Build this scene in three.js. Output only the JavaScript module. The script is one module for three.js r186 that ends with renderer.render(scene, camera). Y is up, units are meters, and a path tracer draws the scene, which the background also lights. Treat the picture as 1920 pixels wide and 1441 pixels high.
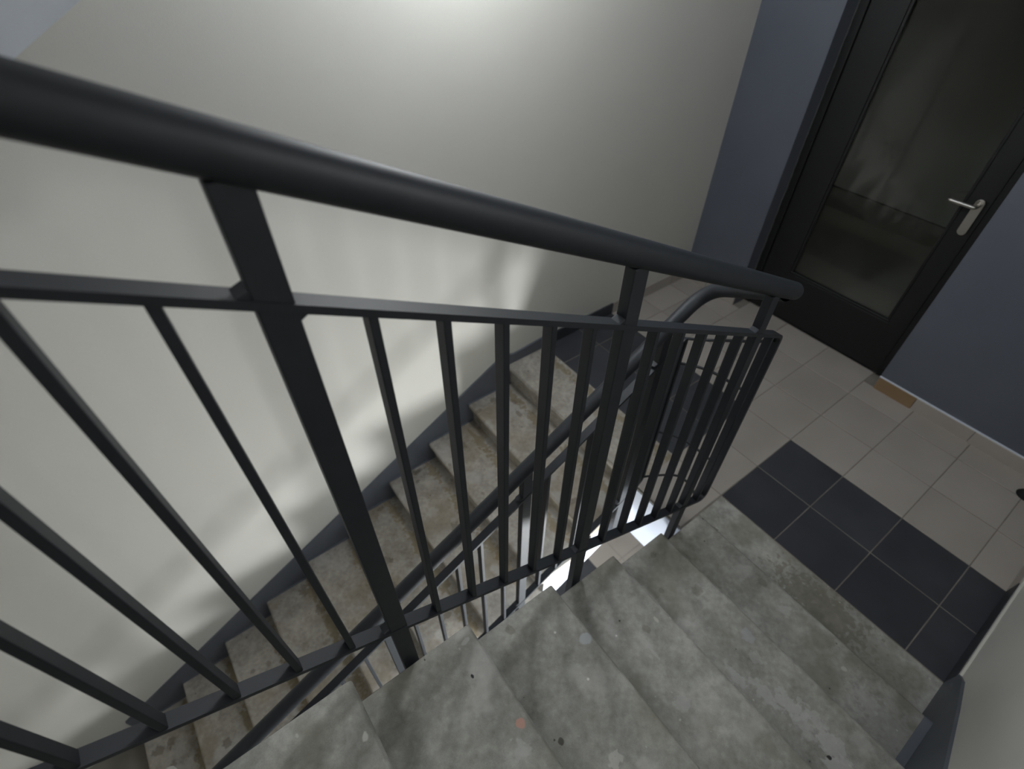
import * as THREE from 'three';
import { mergeGeometries, toCreasedNormals } from 'three/addons/utils/BufferGeometryUtils.js';
import { RoundedBoxGeometry } from 'three/addons/geometries/RoundedBoxGeometry.js';

// ---------------------------------------------------------------- camera, exposure
const scene = new THREE.Scene();
scene.background = new THREE.Color(0x000000);       // closed stairwell: no sky in sight
const F = 984.9, YAW = -0.92441, PITCH = 0.78668, ROLL = 0.01144;
const camera = new THREE.PerspectiveCamera(2 * Math.atan(720.5 / F) * 180 / Math.PI, 1920 / 1441, 0.02, 60);
camera.position.set(-2.3181, 2.2307, 0.5388);
{
  const fw = new THREE.Vector3(Math.cos(PITCH) * Math.cos(YAW), -Math.sin(PITCH), Math.cos(PITCH) * Math.sin(YAW));
  const rt = new THREE.Vector3().crossVectors(fw, new THREE.Vector3(0, 1, 0)).normalize();
  const up = new THREE.Vector3().crossVectors(rt, fw);
  camera.up.copy(up.multiplyScalar(Math.cos(ROLL)).addScaledVector(rt, -Math.sin(ROLL)));
  camera.lookAt(camera.position.clone().add(fw));
}
camera.focus = 1.2; camera.userData.fStop = 2.8;
const renderer = new THREE.WebGLRenderer({ antialias: true });
renderer.toneMapping = THREE.LinearToneMapping;
renderer.toneMappingExposure = 0.6;
renderer.shadowMap.enabled = true;
// opal globe lamps: centre of the globe, where it is fixed (wall at z, or hung from a soffit at y), candela
const LAMPS = [
  { at: [-1.06, 2.42, -1.05], hang: (x) => STOREY + nosDn(x) - 0.325, cd: 3.7, label: 'opal globe lamp hanging under the flight overhead beside the cream wall' },
  { at: [-1.10, -0.68, 0.92], cd: 22.5, label: 'bright opal globe lamp on the wall below the grey steps' },
  { at: [-1.15, 2.50, 0.92], cd: 2.0, label: 'dim opal globe lamp on the wall above the grey steps' },
  { at: [-4.00, 4.35, 0.30], hang: () => YT, cd: 5, label: 'opal globe lamp hanging over the half landing' },
];
const LAMP_COLOR = new THREE.Color().setRGB(0.95, 0.98, 1.0);

// ---------------------------------------------------------------- measures (metres, landing at y = 0)
const RISE = 0.15837, GO = 0.30073, X1 = -0.8783, XN = -0.9053;
const ZI = 0.045, ZG = -0.29, ZL = -1.40, ZR = 1.055, XD = 0.77, XE = -4.9;
const XEDGE = -0.9, STOREY = 20 * RISE, YB = -STOREY, YT = 4.9, S = 0.30, SLOPE = RISE / GO;
const nosUp = (x) => RISE * ((X1 - x) / GO + 1);       // nosing line of the flight we stand on
const nosDn = (x) => -(XN - x) * SLOPE;                // nosing line of the flight below

// ---------------------------------------------------------------- random + noise
function rng(seed) { let a = seed >>> 0; return () => { a = (a + 0x6D2B79F5) >>> 0; let t = a; t = Math.imul(t ^ (t >>> 15), t | 1); t ^= t + Math.imul(t ^ (t >>> 7), t | 61); return ((t ^ (t >>> 14)) >>> 0) / 4294967296; }; }
const rand = rng(20240611);
function hash2(x, y, s) { let h = (x * 374761393 + y * 668265263 + s * 1442695041) | 0; h = Math.imul(h ^ (h >>> 13), 1274126177); return ((h ^ (h >>> 16)) >>> 0) / 4294967296; }
function vnoise(x, y, s, px = 0, py = 0) {
  const xi = Math.floor(x), yi = Math.floor(y), fx = x - xi, fy = y - yi, u = fx * fx * (3 - 2 * fx), v = fy * fy * (3 - 2 * fy);
  const wx = (i) => px ? ((i % px) + px) % px : i, wy = (i) => py ? ((i % py) + py) % py : i;
  const a = hash2(wx(xi), wy(yi), s), b = hash2(wx(xi + 1), wy(yi), s), c = hash2(wx(xi), wy(yi + 1), s), d = hash2(wx(xi + 1), wy(yi + 1), s);
  return a + (b - a) * u + (c - a) * v + (a - b - c + d) * u * v;
}
function fbm(x, y, s, oct = 4, p = 0) { let t = 0, a = 0.5, n = 0; for (let i = 0; i < oct; i++) { t += a * vnoise(x, y, s + i * 17, p, p); n += a; x *= 2; y *= 2; p *= 2; a *= 0.5; } return t / n; }
const clamp = (v, a = 0, b = 1) => Math.min(b, Math.max(a, v));
const smooth = (a, b, v) => { const t = clamp((v - a) / (b - a)); return t * t * (3 - 2 * t); };
function dataTex(w, h, fn, srgb, repeat = true) {
  const d = new Uint8Array(w * h * 4);
  for (let y = 0; y < h; y++) for (let x = 0; x < w; x++) { const c = fn(x, y), i = (y * w + x) * 4; d[i] = clamp(c[0], 0, 255); d[i + 1] = clamp(c[1], 0, 255); d[i + 2] = clamp(c[2], 0, 255); d[i + 3] = 255; }
  const t = new THREE.DataTexture(d, w, h, THREE.RGBAFormat);
  if (srgb) t.colorSpace = THREE.SRGBColorSpace;
  t.wrapS = t.wrapT = repeat ? THREE.RepeatWrapping : THREE.ClampToEdgeWrapping;
  t.magFilter = THREE.LinearFilter; t.minFilter = THREE.LinearMipmapLinearFilter; t.generateMipmaps = true; t.needsUpdate = true;
  return t;
}
function tiled(size, metres, base, amp, cells, seed, speck = 0, tint = [1, 1, 1]) {   // repeating mottled colour
  const t = dataTex(size, size, (x, y) => {
    const u = x / size * cells, v = y / size * cells;
    let n = (fbm(u, v, seed, 5, cells) - 0.5) * 2 * amp + (hash2(x, y, seed + 3) - 0.5) * amp * 0.35;
    const m = (fbm(u * 2, v * 2, seed + 50, 3, cells * 2) - 0.5) * amp;
    if (speck && hash2(x, y, seed + 9) > 1 - speck) n += amp * 2 * (hash2(x, y, seed + 11) - 0.35);
    return base.map((c, k) => c + (n + m * (tint[k] - 1)) * 1);
  }, true);
  t.repeat.set(1 / metres, 1 / metres); return t;
}
const bumpTex = (metres, cells, seed) => { const t = dataTex(512, 512, (x, y) => { const n = 255 * (0.75 * fbm(x / 512 * cells, y / 512 * cells, seed, 5, cells) + 0.25 * hash2(x, y, seed)); return [n, n, n]; }, false); t.repeat.set(1 / metres, 1 / metres); return t; };

// plan map of a concrete flight: x from xa to xb, z from za to zb; irregular stains at their places
function flightMap(w, xa, xb, za, zb, base, stain, seed, marks) {
  const h = Math.round(w * (zb - za) / (xb - xa)), ppm = w / (xb - xa);
  const buf = new Float32Array(w * h * 3);
  for (let y = 0; y < h; y++) for (let x = 0; x < w; x++) {
    const X = xa + x / ppm, Z = za + y / ppm, i = (y * w + x) * 3;
    const big = fbm(X * 3.1, Z * 3.1, seed, 4), mid = fbm(X * 13, Z * 13, seed + 31, 4), fine = fbm(X * 70, Z * 70, seed + 62, 3), g = hash2(x, y, seed + 5);
    let n = (big - 0.5) * 34 + (mid - 0.5) * 44 + (fine - 0.5) * 36 + (g - 0.5) * 12;
    const st = smooth(0.52, 0.72, fbm(X * 5.2 + 7, Z * 5.2, seed + 90, 4)) * 0.75;      // olive-brown stains
    const wh = smooth(0.60, 0.74, fbm(X * 9 + 3, Z * 9, seed + 120, 5)) * 0.55;         // cement bloom
    for (let k = 0; k < 3; k++) { let c = base[k] + n; c += (stain[k] - c) * st * 0.5; c += ([186, 184, 180][k] - c) * wh * 0.8; buf[i + k] = c; }
  }
  const put = (X, Z, rx, rz, col, a, rough, s) => {
    const R = Math.max(rx, rz) * 1.5;
    for (let y = Math.max(0, Math.floor((Z - R - za) * ppm)); y < Math.min(h, (Z + R - za) * ppm); y++) for (let x = Math.max(0, Math.floor((X - R - xa) * ppm)); x < Math.min(w, (X + R - xa) * ppm); x++) {
      const dx = (x / ppm + xa - X) / rx, dz = (y / ppm + za - Z) / rz, d = Math.hypot(dx, dz) + rough * (fbm(x * 0.11, y * 0.11, s, 3) - 0.5) * 2.2;
      const t = a * (1 - smooth(0.75, 1.05, d)), i = (y * w + x) * 3;
      if (t > 0) for (let k = 0; k < 3; k++) buf[i + k] += (col[k] - buf[i + k]) * t;
    }
  };
  marks.forEach((m, i) => put(...m, seed + 200 + i));
  const r = rng(seed * 7 + 1);
  for (let i = 0; i < 170; i++) { const d = r() < 0.55, q = 0.0012 + r() * r() * 0.0035; put(xa + r() * (xb - xa), za + r() * (zb - za), q, q * (0.7 + r() * 0.9), d ? [186, 184, 178] : [48, 46, 42], 0.8, 0.3, seed + 400 + i); }
  for (let i = 0; i < 60; i++) { const q = 0.008 + r() * 0.018; put(xa + r() * (xb - xa), za + r() * (zb - za), q, q * (0.6 + r() * 0.8), r() < 0.6 ? [170, 168, 166] : [84, 78, 68], 0.28, 0.5, seed + 600 + i); }
  const t = dataTex(w, h, (x, y) => { const i = (y * w + x) * 3; return [buf[i], buf[i + 1], buf[i + 2]]; }, true, true);
  return t;
}
const W = [178, 177, 174], upMarks = [
  [-1.806, 0.228, 0.021, 0.018, [170, 172, 176], 0.8, 0.15], [-2.109, 0.308, 0.012, 0.013, [186, 140, 126], 0.85, 0.3], [-2.404, 0.163, 0.007, 0.010, [205, 203, 198], 0.9, 0.5],
  [-2.145, 0.157, 0.004, 0.006, [22, 22, 22], 1, 0.2], [-2.113, 0.077, 0.016, 0.008, [190, 190, 188], 0.7, 0.5], [-1.873, 0.311, 0.004, 0.004, [210, 208, 204], 1, 0.1],
  [-1.671, 0.249, 0.004, 0.004, [210, 208, 204], 1, 0.1], [-1.53, 0.29, 0.006, 0.012, [196, 192, 184], 0.8, 0.3], [-1.867, 0.162, 0.004, 0.004, [205, 203, 200], 0.9, 0.1],
  [-1.605, 0.315, 0.004, 0.03, W, 0.45, 0.3], [-1.612, 0.352, 0.005, 0.035, W, 0.6, 0.3], [-1.949, 0.491, 0.02, 0.018, [192, 190, 184], 0.75, 1.0], [-2.144, 0.353, 0.022, 0.02, W, 0.5, 1.0],
  [-1.383, 0.56, 0.018, 0.045, W, 0.6, 0.6], [-1.351, 0.636, 0.025, 0.06, W, 0.6, 0.7], [-1.316, 0.707, 0.025, 0.06, W, 0.6, 0.7], [-1.283, 0.775, 0.022, 0.06, W, 0.5, 0.8], [-1.307, 0.85, 0.03, 0.05, W, 0.65, 0.6], [-1.344, 0.90, 0.035, 0.06, W, 0.7, 0.6],
  [-0.954, 0.523, 0.022, 0.028, W, 0.55, 0.6], [-1.242, 0.498, 0.022, 0.026, [160, 160, 164], 0.65, 0.4], [-0.723, 0.457, 0.022, 0.026, W, 0.5, 0.6], [-1.649, 0.5, 0.02, 0.024, W, 0.5, 0.7],
  [-0.968, 0.772, 0.01, 0.012, [190, 188, 184], 0.7, 0.3], [-1.01, 0.876, 0.05, 0.06, W, 0.4, 0.9], [-1.328, 0.768, 0.03, 0.04, W, 0.45, 0.9], [-1.284, 0.56, 0.022, 0.03, W, 0.4, 0.8],
  [-1.341, 0.86, 0.007, 0.008, [30, 30, 28], 0.9, 0.5], [-2.028, 0.377, 0.008, 0.009, [58, 56, 50], 0.7, 0.5], [-1.03, 0.98, 0.06, 0.09, [150, 150, 148], 0.45, 1.0],
  [-0.72, 0.60, 0.10, 0.22, [104, 98, 84], 0.45, 0.8], [-0.70, 0.86, 0.06, 0.10, [150, 148, 142], 0.35, 0.9], [-0.79, 0.10, 0.02, 0.02, [60, 56, 46], 0.6, 0.8],
];
const lowMarks = [];
{ const r = rng(77); for (let k = 0; k < 10; k++) for (let i = 0; i < 7; i++) lowMarks.push([-0.93 - k * GO - 0.02 - r() * 0.24, -1.36 + r() * 1.0, 0.012 + r() * 0.03, 0.012 + r() * 0.03, r() < 0.55 ? [88, 80, 68] : [176, 172, 164], 0.4, 0.7]);
  for (let k = 0; k < 10; k++) for (let i = 0; i < 4; i++) lowMarks.push([-0.915 - k * GO + 0.27, -1.3 + i * 0.27 + r() * 0.1, 0.03, 0.12, [120, 104, 74], 0.5, 0.9]); }

// ---------------------------------------------------------------- materials
const std = (o) => new THREE.MeshStandardMaterial(o);
const bumpFine = bumpTex(0.5, 24, 5), bumpWall = bumpTex(0.8, 14, 9);
const M = {
  cream: std({ map: tiled(512, 1.9, [202, 200, 192], 3, 5, 11), roughness: 0.75, bumpMap: bumpWall, bumpScale: 0.0005 }),
  slate: std({ map: tiled(512, 1.5, [90, 94, 104], 4, 6, 21), roughness: 0.55, bumpMap: bumpWall, bumpScale: 0.0012 }),
  string: std({ map: tiled(512, 0.9, [92, 96, 104], 7, 6, 23), roughness: 0.55, bumpMap: bumpWall, bumpScale: 0.001 }),
  white: std({ map: tiled(512, 1.3, [212, 218, 230], 3, 6, 31), roughness: 0.7, bumpMap: bumpWall, bumpScale: 0.0008 }),
  ceil: std({ color: 0xdcdcd8, roughness: 0.85 }),
  beige: [0, 1, 2].map((i) => std({ map: tiled(512, 0.83, [160 + i * 3, 153 + i * 3, 145 + i * 3], 6, 5, 41 + i), roughness: 0.42, bumpMap: bumpFine, bumpScale: 0.0003 })),
  dark: [0, 1, 2].map((i) => std({ map: tiled(512, 0.77, [53 + i * 3, 55 + i * 3, 60 + i * 3], 8, 6, 51 + i, 0.004), roughness: 0.5, bumpMap: bumpFine, bumpScale: 0.0004 })),
  ochre: std({ map: tiled(256, 0.5, [136, 112, 84], 8, 5, 61), roughness: 0.5 }),
  grout: std({ map: tiled(256, 0.4, [122, 116, 108], 14, 8, 63), roughness: 0.9 }),
  body: std({ map: tiled(512, 0.9, [132, 128, 118], 16, 6, 65), roughness: 0.85, bumpMap: bumpFine, bumpScale: 0.001 }),
  iron: std({ map: tiled(512, 0.4, [31, 35, 41], 4, 16, 71, 0.002), roughness: 0.55, bumpMap: bumpFine, bumpScale: 0.00025 }),
  doorIron: std({ color: 0x0b0c0d, roughness: 0.55 }),
  steel: std({ color: 0xb8b4ae, metalness: 1, roughness: 0.34 }),
  glass: new THREE.MeshPhysicalMaterial({ color: 0xe4eae6, transmission: 1, thickness: 0, roughness: 0.02, ior: 1.5 }),
  rubber: std({ color: 0x101010, roughness: 0.8 }),
  lampBase: std({ color: 0xdadada, roughness: 0.5 }),
  opal: std({ color: 0xffffff, roughness: 0.4, emissive: LAMP_COLOR, emissiveIntensity: 0.5 }),
};
const mapUp = flightMap(2048, -3.7, -0.55, 0.0, 1.07, [150, 149, 142], [102, 98, 84], 301, upMarks);
const mapLow = flightMap(2048, -3.75, -0.55, -1.42, -0.27, [162, 156, 145], [130, 114, 92], 401, lowMarks);
M.treadUp = std({ map: mapUp, roughness: 0.72, bumpMap: bumpFine, bumpScale: 0.0008 });
M.treadLow = std({ map: mapLow, roughness: 0.75, bumpMap: bumpFine, bumpScale: 0.0008 });
const spanUp = [-3.7, -0.55, 0.0, 1.07], spanLow = [-3.75, -0.55, -1.42, -0.27];

// ---------------------------------------------------------------- helpers
const used = {};
function numbered(n) { const k = used[n] = (used[n] ?? -1) + 1; return k ? `${n}_${String(k).padStart(3, '0')}` : n; }
function uvMetres(g, ou = 0, ov = 0) {       // uv in metres by the way each face points
  g = g.index ? g.toNonIndexed() : g; if (!g.attributes.normal) g.computeVertexNormals();
  const p = g.attributes.position, uv = new Float32Array(p.count * 2), a = new THREE.Vector3(), b = new THREE.Vector3(), c = new THREE.Vector3(), n = new THREE.Vector3();
  for (let i = 0; i < p.count; i += 3) {
    a.fromBufferAttribute(p, i); b.fromBufferAttribute(p, i + 1); c.fromBufferAttribute(p, i + 2);
    n.subVectors(b, a).cross(c.clone().sub(a)); const x = Math.abs(n.x), y = Math.abs(n.y), z = Math.abs(n.z);
    [a, b, c].forEach((v, k) => { uv[(i + k) * 2] = (x >= y && x >= z ? v.z : v.x) + ou; uv[(i + k) * 2 + 1] = (y >= x && y >= z ? v.z : v.y) + ov; });
  }
  g.setAttribute('uv', new THREE.BufferAttribute(uv, 2)); return g;
}
function uvPlan(g, [xa, xb, za, zb], lift = 0) {   // uv over the plan of a flight; upright faces run on down the map
  g = g.index ? g.toNonIndexed() : g; const p = g.attributes.position, uv = new Float32Array(p.count * 2);
  for (let i = 0; i < p.count; i++) { uv[i * 2] = (p.getX(i) + (lift - p.getY(i)) - xa) / (xb - xa); uv[i * 2 + 1] = (p.getZ(i) - za) / (zb - za); }
  g.setAttribute('uv', new THREE.BufferAttribute(uv, 2)); return g;
}
function add(parent, name, geo, mat) { const m = new THREE.Mesh(geo, mat); m.name = parent === scene ? numbered(name) : name; m.castShadow = m.receiveShadow = true; parent.add(m); return m; }
const boxG = (x0, x1, y0, y1, z0, z1) => new THREE.BoxGeometry(x1 - x0, y1 - y0, z1 - z0).translate((x0 + x1) / 2, (y0 + y1) / 2, (z0 + z1) / 2);
const box = (...a) => uvMetres(boxG(...a));
function structure(name) { const o = new THREE.Group(); o.name = numbered(name); o.userData.kind = 'structure'; scene.add(o); return o; }
function structMesh(name, geo, mat, label, category) { const m = add(scene, name, geo, mat); m.userData = { kind: 'structure', label, category }; return m; }
function thing(name, label, category, group) { const o = new THREE.Group(); o.name = numbered(name); o.userData = { label, category }; if (group) o.userData.group = group; scene.add(o); return o; }
function extrudeXY(pts, z0, z1, bevel = 0) {      // outline in x, y pulled from z0 to z1
  const s = new THREE.Shape(pts.map(([x, y]) => new THREE.Vector2(x, y)));
  const g = new THREE.ExtrudeGeometry(s, { depth: z1 - z0 - 2 * bevel, bevelEnabled: bevel > 0, bevelSize: bevel, bevelThickness: bevel, bevelOffset: -bevel, bevelSegments: 2, curveSegments: 8 });
  return g.translate(0, 0, z0 + bevel);
}
function slabG(x0, x1, z0, z1, y0, y1, c) {       // flat piece with a chamfered upper rim
  const P = [], q = (a, b, d, e) => P.push(...a, ...b, ...d, ...a, ...d, ...e);
  const ring = (y, i) => [[x0 + i, y, z0 + i], [x0 + i, y, z1 - i], [x1 - i, y, z1 - i], [x1 - i, y, z0 + i]];
  const A = ring(y0, 0), B = ring(y1 - c, 0), C = ring(y1, c);
  q(C[0], C[1], C[2], C[3]); q(A[3], A[2], A[1], A[0]);
  for (let i = 0; i < 4; i++) { const j = (i + 1) % 4; q(A[i], A[j], B[j], B[i]); q(B[i], B[j], C[j], C[i]); }
  const g = new THREE.BufferGeometry(); g.setAttribute('position', new THREE.Float32BufferAttribute(P, 3)); g.computeVertexNormals(); return g;
}
class Poly extends THREE.Curve {                   // polyline with rounded corners
  constructor(pts, rad) {
    super(); const path = new THREE.CurvePath(), v = pts.map((p) => new THREE.Vector3(...p)); let prev = v[0];
    for (let i = 1; i < v.length - 1; i++) {
      const a = v[i].clone().addScaledVector(v[i - 1].clone().sub(v[i]).normalize(), rad), b = v[i].clone().addScaledVector(v[i + 1].clone().sub(v[i]).normalize(), rad);
      path.add(new THREE.LineCurve3(prev, a)); path.add(new THREE.QuadraticBezierCurve3(a, v[i], b)); prev = b;
    }
    path.add(new THREE.LineCurve3(prev, v[v.length - 1])); this.path = path;
  }
  getPoint(t, o = new THREE.Vector3()) { return o.copy(this.path.getPoint(t)); }
}
function ribbonOutline(pts, t) {                   // 2-D polyline to a closed outline of thickness t
  const L = [], R = [];
  for (let i = 0; i < pts.length; i++) {
    const a = pts[Math.max(0, i - 1)], b = pts[Math.min(pts.length - 1, i + 1)], dx = b[0] - a[0], dy = b[1] - a[1], l = Math.hypot(dx, dy);
    L.push([pts[i][0] - dy / l * t / 2, pts[i][1] + dx / l * t / 2]); R.push([pts[i][0] + dy / l * t / 2, pts[i][1] - dx / l * t / 2]);
  }
  return L.concat(R.reverse());
}
function corner2(p0, p1, p2, rad, n = 7) {         // points of a rounded corner at p1
  const u = (a, b) => { const l = Math.hypot(b[0] - a[0], b[1] - a[1]); return [(b[0] - a[0]) / l, (b[1] - a[1]) / l]; };
  const d0 = u(p1, p0), d2 = u(p1, p2), A = [p1[0] + d0[0] * rad, p1[1] + d0[1] * rad], B = [p1[0] + d2[0] * rad, p1[1] + d2[1] * rad], o = [];
  for (let i = 0; i <= n; i++) { const t = i / n, s = 1 - t; o.push([s * s * A[0] + 2 * s * t * p1[0] + t * t * B[0], s * s * A[1] + 2 * s * t * p1[1] + t * t * B[1]]); }
  return o;
}

// ---------------------------------------------------------------- walls, ceilings, slabs
structMesh('wall_left', box(XE - 0.2, XD + 0.2, YB - 0.3, YT + 0.2, ZL - 0.2, ZL), M.cream, 'tall cream plastered wall beside the descending flight', 'wall');
structMesh('wall_right', box(XE - 0.2, XD + 0.2, YB - 0.3, YT + 0.2, ZR, ZR + 0.2), M.cream, 'cream plastered wall at the outer ends of the grey steps', 'wall');
structMesh('wall_back', box(XE - 0.2, XE, YB - 0.3, YT + 0.2, ZL, ZR), M.cream, 'cream wall closing the half landing', 'wall');
const DZ0 = -0.955, DZ1 = 0.058, DH = 2.1;
{
  const parts = [];
  for (const y of [0, YB, STOREY]) {
    const top = y === STOREY ? YT : y + STOREY - (y === YB ? 0.03 : 0);
    parts.push(boxG(XD, XD + 0.2, y, top, ZL, DZ0), boxG(XD, XD + 0.2, y, top, DZ1, ZR), boxG(XD, XD + 0.2, y + DH, top, DZ0, DZ1));
    if (y !== 0) parts.push(boxG(XD + 0.16, XD + 0.2, y, y + DH, DZ0, DZ1));
  }
  parts.push(boxG(XD, XD + 0.2, YB - 0.3, YB, ZL, ZR));
  structMesh('wall_door', uvMetres(mergeGeometries(parts.map((g) => g.toNonIndexed()))), M.slate, 'slate grey painted wall with a recessed opening around the black glazed door', 'wall');
}
structMesh('ceiling', box(XE, XD, YT, YT + 0.2, ZL, ZR), M.ceil, 'white ceiling over the stairwell', 'ceiling');
// corridor behind the door, no lamp of its own
{
  const t = 0.1, x0 = XD + 0.2, x1 = 3.2, z0 = -1.6, z1 = 1.2, y1 = 2.6;
  structMesh('wall_corridor', uvMetres(mergeGeometries([boxG(x1, x1 + t, 0, y1, z0, z1), boxG(x0, x1, 0, y1, z0 - t, z0), boxG(x0, x1, 0, y1, z1, z1 + t), boxG(x0, x1, y1, y1 + t, z0, z1)].map((g) => g.toNonIndexed()))), M.cream, 'cream corridor walls behind the glazed door', 'wall');
  structMesh('floor_corridor', box(x0, x1, -0.2, -0.012, z0, z1), M.beige[0], 'beige corridor floor behind the glazed door', 'floor');
}

// landings: white slab and edge beam, tiles with grout, concrete edge strips
function landing(y, name, labelled) {
  const fl = structure(name); fl.userData.label = labelled; fl.userData.category = 'floor';
  fl.position.y = y;
  const bottom = y <= YB + 0.01;
  const slab = bottom ? [boxG(XE, XD, -0.3, -0.022, ZL, ZR)] : [boxG(XEDGE + 0.05, XD, -0.2, -0.022, ZL, ZR), boxG(XEDGE + 0.05, XEDGE + 0.2, -0.395, -0.035, ZL, ZR), boxG(XEDGE, XEDGE + 0.1, -0.395, -0.03, ZG, ZI)];
  add(fl, 'slab', uvMetres(mergeGeometries(slab.map((g) => g.toNonIndexed()))), M.white);
  add(fl, 'grout_bed', uvMetres(mergeGeometries([boxG(bottom ? XE : XEDGE, XD, -0.022, -0.0018, ZL, ZR), ...(y === 0 ? [boxG(XD, XD + 0.13, -0.022, -0.0018, DZ0, DZ1)] : [])].map((g) => g.toNonIndexed()))), M.grout);
  const zs = [ZL, -1.2, -0.9, -0.6, -0.3, 0, 0.3, 0.6, 0.9, ZR], G = 0.0023;
  const xs = [-0.9, -0.6, -0.3, 0, 0.3, 0.6, XD];
  for (let i = 0; i < xs.length - 1; i++) for (let j = 0; j < zs.length - 1; j++) {
    const cx = (xs[i] + xs[i + 1]) / 2, cz = (zs[j] + zs[j + 1]) / 2, mid = cz > -0.3 && cz < 0;
    if (cx < -0.6 && !mid) continue;
    const dark = cx < 0 && !mid, k = Math.floor(rand() * 3);
    const x0 = xs[i] + (i === 0 ? 0 : G), x1 = xs[i + 1] - G, z0 = zs[j] + G, z1 = zs[j + 1] - G, ou = rand() * 3, ov = rand() * 3;
    if (!dark && cx > 0.6 && cz > -0.95 && cz < 0.05 && y === 0) { add(fl, 'tile', uvMetres(slabG(x0, XD + 0.12, z0, z1, -0.012, (rand() - 0.5) * 0.0006, 0.001), ou, ov), M.beige[k]); continue; }
    add(fl, 'tile', uvMetres(slabG(x0, x1, z0, z1, -0.012, (rand() - 0.5) * 0.0006, 0.001), ou, ov), (dark ? M.dark : M.beige)[k]);
  }
  if (!bottom) {
    const e1 = add(fl, 'concrete_edge', uvPlan(slabG(XEDGE + 0.002, -0.6 - G, 0.006, ZR, -0.03, 0.0, 0.002), spanUp), M.treadUp); e1.userData.label = 'stained grey concrete strip between the steps and the dark tiles';
    const pr = []; const nx = XN; pr.push([-0.6 - G, 0], ...nosing(nx, 0), [nx + 0.032, -0.06], [-0.6 - G, -0.06]);
    const e2 = add(fl, 'concrete_edge', uvPlan(toCreasedNormals(extrudeXY(pr, ZL, ZG - 0.006), 0.5), spanLow), M.treadLow); e2.userData.label = 'worn concrete nosing at the head of the descending flight';
  } else {
    add(fl, 'concrete_bed', box(XE, -0.9, -0.02, 0, ZL, ZR), M.body);
  }
  return fl;
}
function nosing(xTip, top, dir = -1, o = 0) {     // rounded nosing whose tip faces -x (dir -1) or +x (dir 1); o = coat thickness
  const r = 0.014, pts = [];
  for (let i = 0; i <= 5; i++) { const a = Math.PI / 2 * (i / 5); pts.push([xTip + dir * (o - r) + dir * r * Math.sin(a), top + o - r + r * Math.cos(a)]); }
  pts.push([xTip + dir * (o - 0.002), top - 0.034], [xTip - dir * (0.030 - o), top - 0.048]);
  return pts;
}
landing(0, 'floor', 'landing floor of beige tiles with rows of dark tiles beside the steps');
landing(YB, 'floor', 'tiled floor glimpsed far down through the stairwell gap');
landing(STOREY, 'floor', 'underside of the landing one storey up');
structMesh('floor', box(XE, -3.615, 9 * RISE + 0.002, 10 * RISE, ZL, ZR), M.body, 'half landing at the head of the grey steps', 'floor');
structMesh('floor', box(XE, -3.64, -10 * RISE - 0.2, -10 * RISE, ZL, ZR), M.body, 'half landing at the foot of the descending flight', 'floor');

// ---------------------------------------------------------------- stair flights
function cheek(t, dir) {             // white paint on the stair side, from under the treads down
  const pts = [], n = 9;
  for (let k = 0; k < n; k++) {
    const x = dir > 0 ? X1 - k * GO : XN - (k + 1) * GO, top = dir > 0 ? (k + 1) * RISE : -(k + 1) * RISE, d = 0.05;
    if (dir > 0) pts.push([x - 0.030, top - RISE + (k ? -d : 0.002)], [x - 0.030, top - d]);
    else pts.push([x + GO + 0.030, top - d], [x + 0.030, top - d]);
  }
  const f = dir > 0 ? nosUp : nosDn, x0 = pts[0][0], x1 = pts[pts.length - 1][0] - (dir > 0 ? GO * 0.8 : 0);
  if (dir > 0) pts.push([x1, pts[pts.length - 1][1]]);
  pts.push([x1, f(x1) - 0.325], [x0, f(x0) - 0.325]);
  const z = dir > 0 ? [ZI - 0.0015, ZI + 0.004] : [ZG - 0.004, ZG + 0.0015];
  add(t, 'painted_side', uvMetres(extrudeXY(pts, z[0], z[1])), M.white).userData.label = 'white painted side of the flight facing the gap';
}
function flightUp(y0, label) {      // climbs towards -x between the gap and the right wall
  const t = thing('stair_flight', label, 'stairs', 'stair flights'); t.position.y = y0;
  for (let k = 0; k < 9; k++) {
    const x = X1 - k * GO, top = (k + 1) * RISE, back = x - GO - 0.030;
    const prof = (o) => [[back, top - 0.002], [back, top + o], ...nosing(x, top, 1, o), [x - 0.030 + o, top - RISE + (k ? 0 : 0.0015)]];
    const st = add(t, 'step', uvPlan(toCreasedNormals(extrudeXY(prof(0), ZI, ZR - 0.036, 0.003), 0.6), spanUp, top), M.treadUp);
    const e = add(st, 'painted_end', uvMetres(extrudeXY(prof(0.0015), ZR - 0.037, ZR - 0.002)), M.string); e.userData.label = 'grey painted end of the step at the wall';
  }
  cheek(t, 1);
  const a = X1 - 0.03, b = X1 - 9 * GO + 0.05, T = 0.325;
  const L = (x) => nosUp(x) - RISE - 0.022;
  add(t, 'waist_slab', uvMetres(extrudeXY([[a, L(a)], [b, L(b)], [b, nosUp(b) - T], [a, nosUp(a) - T]], ZI + 0.004, ZR - 0.002)), M.white).userData.label = 'white painted underside and side of the flight';
  return t;
}
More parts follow.
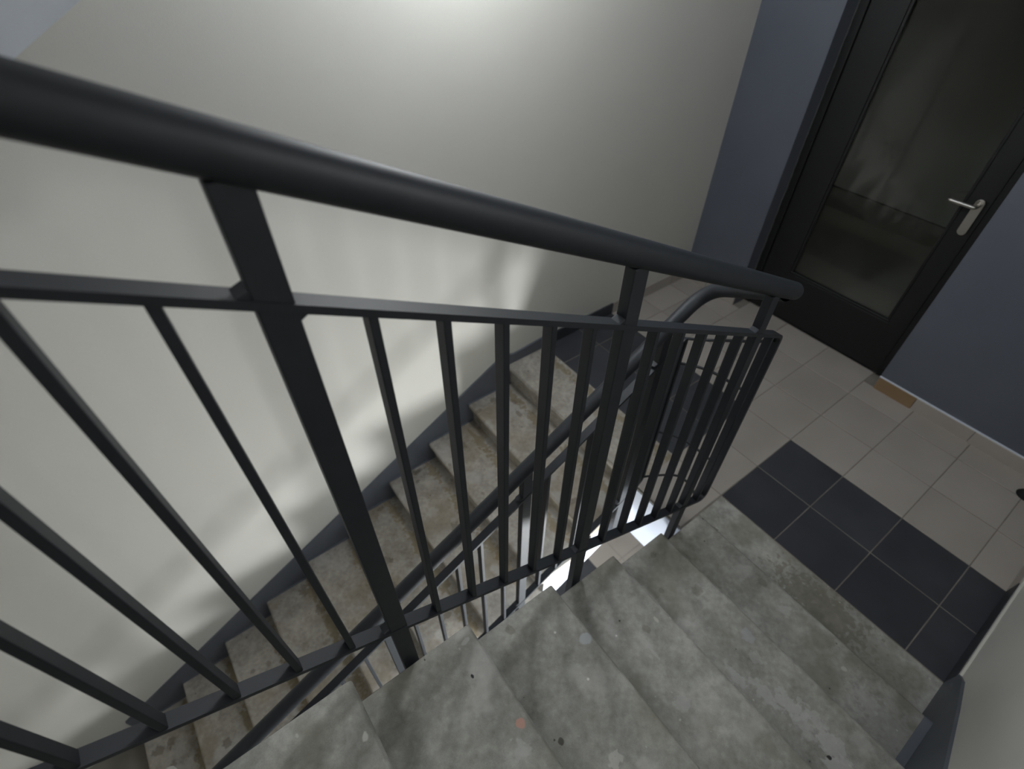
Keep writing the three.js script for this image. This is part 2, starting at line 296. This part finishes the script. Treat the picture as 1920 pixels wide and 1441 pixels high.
function flightDown(y0, label) {    // drops towards -x between the left wall and the gap
  const t = thing('stair_flight', label, 'stairs', 'stair flights'); t.position.y = y0;
  for (let k = 1; k < 10; k++) {
    const x = XN - k * GO, top = -k * RISE, back = x + GO + 0.030;
    const prof = (o) => [[back, top - 0.002], [back, top + o], ...nosing(x, top, -1, o), [x + 0.030 - o, top - RISE]];
    const st = add(t, 'step', uvPlan(toCreasedNormals(extrudeXY(prof(0), ZL + 0.022, ZG, 0.003), 0.6), spanLow, top), M.treadLow);
    const e = add(st, 'painted_end', uvMetres(extrudeXY(prof(0.0015), ZL + 0.002, ZL + 0.023)), M.string); e.userData.label = 'grey painted end of the step at the wall';
  }
  // riser of the top step under the landing edge
  add(t, 'riser', uvPlan(boxG(XN + 0.028, XN + 0.07, -RISE, -0.05, ZL + 0.002, ZG - 0.004), spanLow, 0), M.treadLow);
  cheek(t, -1);
  const a = XN + 0.05, b = XN - 9 * GO - 0.02, T = 0.325;
  const L = (x) => nosDn(x) - RISE - 0.022;
  add(t, 'waist_slab', uvMetres(extrudeXY([[a, L(a)], [b, L(b)], [b, nosDn(b) - T], [a, nosDn(a) - T]], ZL + 0.002, ZG - 0.004)), M.white).userData.label = 'white painted underside and side of the flight';
  return t;
}
flightUp(0, 'grey concrete steps with paint spots leading down to the dark tiled landing');
flightDown(0, 'brownish worn concrete steps dropping along the cream wall behind the railing');
flightDown(STOREY, 'white-sided flight overhead whose side shows above the handrail');

// painted wall strings
{
  const f = (x) => nosDn(x) + 0.112, xe = -3.64;
  const P = [[-0.60, 0.088], [-0.85, 0.062 + 0.006], [-0.93, f(-0.93) - 0.004], [-1.0, f(-1.0)], [xe, f(xe)], [xe, f(xe) - 0.5], [-0.60, -0.3]];
  structMesh('trim_1', uvMetres(extrudeXY(P, ZL, ZL + 0.012)), M.string, 'slate grey painted band climbing the cream wall beside the worn steps', 'trim');
  const h = (x) => nosUp(x) + 0.125;
  const Q = [[-0.60, -0.02], [-0.60, 0.10], [-0.66, 0.16], [-0.85, h(-0.85)], [-3.6, h(-3.6)], [-3.6, h(-3.6) - 0.5], [-0.9, -0.02]];
  structMesh('trim_2', uvMetres(extrudeXY(Q, ZR - 0.010, ZR)), M.string, 'dark grey painted band along the foot of the right wall beside the steps', 'trim');
}
// skirting tiles
{
  const H = 0.085, T = 0.011, G = 0.0015;
  const left = structure('baseboard_left'), right = structure('baseboard_right'), far = structure('baseboard_far');
  left.userData.label = 'tile skirting at the foot of the cream wall, dark then beige'; right.userData.label = 'dark tile skirting at the foot of the right wall'; far.userData.label = 'beige tile skirting at the foot of the slate wall';
  for (const o of [left, right, far]) o.userData.category = 'skirting';
  const piece = (p, x0, x1, z0, z1, m) => add(p, 'tile', uvMetres(slabG(x0, x1, z0, z1, 0, H + (rand() - 0.5) * 0.001, 0.002), rand() * 3, rand() * 3), m);
  const xs = [-0.6, -0.3, 0, 0.3, 0.6, XD];
  for (let i = 0; i < 5; i++) {
    const m = () => (xs[i] < -0.01 ? M.dark : M.beige)[Math.floor(rand() * 3)];
    piece(left, xs[i] + G, xs[i + 1] - G, ZL, ZL + T, m()); piece(right, xs[i] + G, xs[i + 1] - G, ZR - T, ZR, m());
  }
  const z = [DZ1 + 0.002, 0.275, 0.578, 0.88, ZR - T];
  for (let i = 0; i < 4; i++) { const o = piece(far, XD - T, XD, z[i] + G, z[i + 1] - G, i === 0 ? M.ochre : M.beige[i % 3]); if (i === 0) o.userData.label = 'ochre brown skirting tile beside the door'; }
  for (const [a, b] of [[ZL + T, -1.2], [-1.2, DZ0]]) piece(far, XD - T, XD, a + G, b - G, M.beige[1]);
  add(right, 'plaster_lip', box(-0.6, XD, H, H + 0.014, ZR - 0.008, ZR), M.cream);
  add(far, 'plaster_lip', box(XD - 0.008, XD, H, H + 0.006, DZ1, ZR), M.white);
}

// ---------------------------------------------------------------- door
const STOP = [0.625, 0.905];
{
  const d = structure('door_1'); d.userData.label = 'black metal door with one tall glass pane and a steel lever handle'; d.userData.category = 'door';
  const xf = 0.888, xl = 0.897, b = 0.955, LZ0 = DZ0 + 0.05, LZ1 = DZ1 - 0.05, LT = DH - 0.05, GZ0 = -0.73, GZ1 = -0.09, GY0 = 0.33, GY1 = 1.96;
  const fr = (y0, y1, z0, z1) => uvMetres(new RoundedBoxGeometry(b - xf, y1 - y0, z1 - z0, 2, 0.004).translate((b + xf) / 2, (y0 + y1) / 2, (z0 + z1) / 2));
  add(d, 'frame_jamb', fr(0, DH - 0.002, DZ0 + 0.001, LZ0 - 0.002), M.doorIron); add(d, 'frame_jamb', fr(0, DH - 0.002, LZ1 + 0.002, DZ1 - 0.001), M.doorIron); add(d, 'frame_head', fr(LT + 0.002, DH - 0.002, LZ0, LZ1), M.doorIron);
  const lf = (y0, y1, z0, z1) => uvMetres(new RoundedBoxGeometry(b - xl - 0.006, y1 - y0, z1 - z0, 2, 0.003).translate((b + xl) / 2, (y0 + y1) / 2, (z0 + z1) / 2));
  const leaf = add(d, 'leaf', mergeGeometries([lf(0.004, LT, LZ0, GZ0), lf(0.004, LT, GZ1, LZ1), lf(0.004, GY0, GZ0 - 0.003, GZ1 + 0.003), lf(GY1, LT, GZ0 - 0.003, GZ1 + 0.003)]), M.doorIron);
  leaf.userData.label = 'black painted metal door leaf';
  const w = 0.016, bd = (y0, y1, z0, z1) => uvMetres(new RoundedBoxGeometry(0.016, y1 - y0, z1 - z0, 2, 0.004).translate(0.910, (y0 + y1) / 2, (z0 + z1) / 2));
  add(leaf, 'glazing_bead', bd(GY0, GY0 + w, GZ0, GZ1), M.doorIron); add(leaf, 'glazing_bead', bd(GY1 - w, GY1, GZ0, GZ1), M.doorIron);
  add(leaf, 'glazing_bead', bd(GY0 + w, GY1 - w, GZ0, GZ0 + w), M.doorIron); add(leaf, 'glazing_bead', bd(GY0 + w, GY1 - w, GZ1 - w, GZ1), M.doorIron);
  const pane = new THREE.PlaneGeometry(GZ1 - GZ0 - 0.006, GY1 - GY0 - 0.006).rotateY(-Math.PI / 2).translate(0.922, (GY0 + GY1) / 2, (GZ0 + GZ1) / 2);
  add(leaf, 'glass_pane', pane, M.glass).userData.label = 'tall dark glass pane';
  // lever handle
  const h = new THREE.Group(); h.name = 'handle'; h.userData.label = 'brushed steel lever handle on a long rounded plate'; d.add(h);
  const pl = new THREE.Shape(), pw = 0.019, y0 = 0.945, y1 = 1.085, zc = -0.034;
  pl.absarc(0, y1, pw, 0, Math.PI); pl.absarc(0, y0, pw, Math.PI, 2 * Math.PI);
  const pg = new THREE.ExtrudeGeometry(pl, { depth: 0.006, bevelEnabled: true, bevelSize: 0.0015, bevelThickness: 0.0015, bevelSegments: 2, curveSegments: 12 }).rotateY(-Math.PI / 2).translate(0.895, 0, zc);
  add(h, 'backplate', pg, M.steel);
  add(h, 'lever', new THREE.TubeGeometry(new Poly([[0.896, y1 - 0.006, zc], [0.842, y1 - 0.006, zc], [0.842, y1 - 0.008, zc - 0.115], [0.868, y1 - 0.008, zc - 0.122]], 0.014), 48, 0.0092, 12, false), M.steel);
  add(h, 'lever_rose', new THREE.CylinderGeometry(0.014, 0.014, 0.01, 20).rotateZ(Math.PI / 2).translate(0.886, y1 - 0.006, zc), M.steel);
}

{ // ragged pale bead of filler where the door frame meets the reveal
  const r = rng(91), pts = []; for (let i = 0; i <= 60; i++) pts.push(new THREE.Vector3(0.8865 - r() * 0.0015, 0.02 + i * 0.034, DZ0 + 0.0015 + r() * 0.0025));
  const bead = add(scene, 'trim_3', new THREE.TubeGeometry(new THREE.CatmullRomCurve3(pts), 240, 0.0022, 5), std({ map: tiled(256, 0.07, [118, 118, 116], 60, 6, 95), roughness: 0.9 }));
  bead.userData = { kind: 'structure', label: 'ragged pale filler line between the black door frame and the slate reveal', category: 'trim' };
}
{ // rubber stop on the tiles
  const t = thing('door_stop', 'small black rubber stop on the beige tiles near the right wall', 'door stop'); t.position.set(STOP[0], 0.0006, STOP[1]);
  const q = [[0, 0], [0.034, 0], [0.036, 0.004], [0.033, 0.016], [0.024, 0.028], [0.010, 0.035], [0, 0.036]].map(([a, b]) => new THREE.Vector2(a, b));
  add(t, 'dome', new THREE.LatheGeometry(q, 28), M.rubber);
  add(t, 'fixing_ring', new THREE.TorusGeometry(0.037, 0.003, 8, 28).rotateX(Math.PI / 2).translate(0, 0.003, 0), M.doorIron);
}

// ---------------------------------------------------------------- railings
const RR = 0.0262, PW = 0.040, PD = 0.026, BW = 0.0125, BD = 0.026, FB = 0.030, FT = 0.011;
function railing(name, label, zr, post0, dirEnd, rail, top, bot, xEnd, xFar, footAt, cheekZ) {
  const t = thing(name, label, 'railing');
  const flatPath = (pts) => uvMetres(toCreasedNormals(extrudeXY(ribbonOutline(pts, FT), zr - FB / 2, zr + FB / 2), 0.6));
  // flat top rail that turns down into the end bar, flat bottom rail that turns up to meet it
  const yM = 0.5 * (top(xEnd) + bot(xEnd));
  const Pt = [[xFar, top(xFar)], ...corner2([xFar, top(xFar)], [xEnd, top(xEnd)], [xEnd, yM], 0.022), [xEnd, yM]];
  const Pb = [[xFar, bot(xFar)], ...corner2([xFar, bot(xFar)], [xEnd, bot(xEnd)], [xEnd, yM], 0.055), [xEnd, yM]];
  add(t, 'top_rail', flatPath(Pt), M.iron); add(t, 'bottom_rail', flatPath(Pb), M.iron);
  for (let x = post0, i = 0; x > xFar - 0.1; x -= 2 * GO, i++) {
    const y0 = footAt(x), y1 = rail(x) - RR * 0.8;
    add(t, 'post', uvMetres(new RoundedBoxGeometry(PW, y1 - y0, PD, 1, 0.0022).translate(x, (y0 + y1) / 2, zr), 0, i * 0.3), M.iron);
    add(t, 'anchor', boxG(x - 0.015, x + 0.015, y0 + 0.02, y0 + 0.06, Math.min(zr, cheekZ), Math.max(zr, cheekZ)), M.iron);
    for (const [f, m] of [[top, 1], [bot, 1]]) for (const d of [1, -1]) {      // weld fillets where rails meet the post
      const xs = x + d * PW / 2, y = f(xs) - (d > 0 ? 1 : -1) * FT * 0.4, q = d > 0 ? -1 : 1;
      const g = extrudeXY(d > 0 ? [[xs - 0.004, y], [xs - 0.004, y - 0.016], [xs + 0.014, y - 0.006]] : [[xs + 0.004, y], [xs - 0.018, y + 0.008], [xs + 0.004, y + 0.016]], zr - FB * 0.4, zr + FB * 0.4, 0.003);
      add(t, 'weld', uvMetres(g), M.iron);
    }
    for (let k = 1; k < 6; k++) { const xb = x - k * GO / 3; if (xb > xFar) bal(xb); }
  }
  function bal(x) {
    const y0 = bot(x) + FT * 0.3, y1 = top(x) - FT * 0.3;
    const g = mergeGeometries([new RoundedBoxGeometry(BW, y1 - y0, BD, 1, 0.0018).translate(x, (y0 + y1) / 2, zr).toNonIndexed(),
      extrudeXY([[x + BW * 0.3, y1 - 0.012], [x + BW * 0.5 + 0.010, y1 - 0.004], [x + BW * 0.3, y1 + 0.003]], zr - BD * 0.36, zr + BD * 0.36, 0.002)]);
    add(t, 'baluster', uvMetres(g, x), M.iron);
  }
  bal(post0 + GO / 3);
  return t;
}
const railU = (x) => 1.741 - 0.5195 * (x + 1.648), topU = (x) => 1.586 - 0.520 * (x + 1.655), botU = (x) => 0.675 - 0.527 * (x + 1.65);
const railD = (x) => 1.177 + SLOPE * (x - XN), topD = (x) => 1.018 + SLOPE * (x - XN), botD = (x) => 0.11 + SLOPE * (x - XN);
const ZU = 0.02, ZD = -0.265;
{
  const up = railing('stair_railing', 'anthracite iron railing with a thick round handrail along the grey steps', ZU, -1.045, 1, railU, topU, botU, -0.885, -3.55, (x) => Math.floor((X1 - x) / GO + 1) * RISE - 0.14, ZI + 0.003);
  const a = [-3.6, railU(-3.6), ZU], b = [-0.925, railU(-0.925), ZU];
  const tube = new THREE.TubeGeometry(new THREE.LineCurve3(new THREE.Vector3(...a), new THREE.Vector3(...b)), 12, RR, 32, false);
  const cap = (p, s) => { const q = []; for (let i = 0; i <= 6; i++) { const t = i / 6 * Math.PI / 2; q.push(new THREE.Vector2(RR - 0.012 + 0.012 * Math.cos(t), 0.012 * Math.sin(t))); } q.push(new THREE.Vector2(0, 0.012)); const ang = Math.atan2(b[1] - a[1], b[0] - a[0]); return new THREE.LatheGeometry(q, 32).rotateZ(-Math.PI / 2 * s).rotateZ(ang).translate(...p); };
  const hr = add(up, 'handrail', mergeGeometries([tube, cap(b, 1)].map((g) => uvMetres(g))), M.iron); hr.userData.label = 'thick round handrail, satin anthracite';

  const lo = railing('stair_railing', 'anthracite iron railing of the worn descending flight beside the cream wall', ZD, -1.045, -1, railD, topD, botD, -0.925, -3.6, (x) => -Math.ceil((XN - x) / GO) * RISE - 0.14, ZG - 0.003);
  const c = [-0.875, railD(-0.875), ZD], e = [-0.955, railU(-0.955) - 0.012, ZU - 0.004];
  const path = new Poly([[-3.6, railD(-3.6), ZD], c, e], 0.10);
  add(lo, 'handrail', uvMetres(new THREE.TubeGeometry(path, 160, RR - 0.001, 32, false)), M.iron).userData.label = 'round handrail that bends across the gap to join the upper one';
  // rods that tie both panels together over the gap
  const rod = (pts, r = 0.0055) => new THREE.TubeGeometry(new THREE.CatmullRomCurve3(pts.map((p) => new THREE.Vector3(...p))), 28, r, 8);
  const xa = -0.925, xb = -0.885;
  add(lo, 'tie_rod', rod([[xa, topD(xa) - 0.012, ZD], [-0.885, 1.005, -0.21], [-0.868, 1.055, -0.12], [-0.885, 1.115, -0.04], [xb - 0.01, topU(xb) - 0.02, ZU]]), M.iron);
  add(lo, 'tie_rod', rod([[xa, 0.875, ZD], [-0.885, 0.884, -0.19], [-0.872, 0.893, -0.12], [-0.88, 0.905, -0.05], [xb, 0.915, ZU]]), M.iron);
  add(lo, 'tie_rod', rod([[xa, 0.47, ZD], [-0.885, 0.478, -0.19], [-0.872, 0.487, -0.12], [-0.88, 0.495, -0.05], [xb, 0.505, ZU]]), M.iron);
  add(lo, 'tie_rod', rod([[xa - 0.01, botD(xa) + 0.03, ZD], [-0.895, 0.175, -0.21], [-0.868, 0.25, -0.12], [-0.89, 0.285, -0.04], [-0.94, botU(-0.94) + 0.01, ZU]]), M.iron);
  add(lo, 'tie_bar', rod([[-0.868, 0.25, -0.12], [-0.868, 0.65, -0.12], [-0.868, 1.055, -0.12]], 0.005), M.iron);
}

// ---------------------------------------------------------------- lamps
for (const { at: [x, y, z], hang, cd, label } of LAMPS) {
  const t = thing('globe_lamp', label, 'lamp', 'opal globe lamps of the stairwell'), R = 0.105;
  t.position.set(x, y, z);
  const lathe = (pts) => new THREE.LatheGeometry(pts.map(([a, b]) => new THREE.Vector2(a, b)), 40);
  const L = hang ? hang(x) - y : ZR - z;                 // from the globe's centre to what carries it
  const turn = (g) => hang ? g : g.rotateX(Math.PI / 2);
  add(t, 'base', turn(lathe([[0, L - 0.03], [0.05, L - 0.03], [0.058, L - 0.022], [0.06, L], [0, L]])), M.lampBase);
  add(t, 'stem', turn(lathe([[0.014, R * 0.9], [0.014, L - 0.02], [0, L - 0.02]])), M.lampBase);
  add(t, 'globe', new THREE.SphereGeometry(R, 36, 24), M.opal).userData.label = 'glowing opal glass globe';
  const l = new THREE.PointLight(LAMP_COLOR, cd, 0, 2); l.castShadow = true; l.shadow.radius = 5; l.shadow.mapSize.set(1024, 1024); t.add(l);
}

renderer.render(scene, camera);
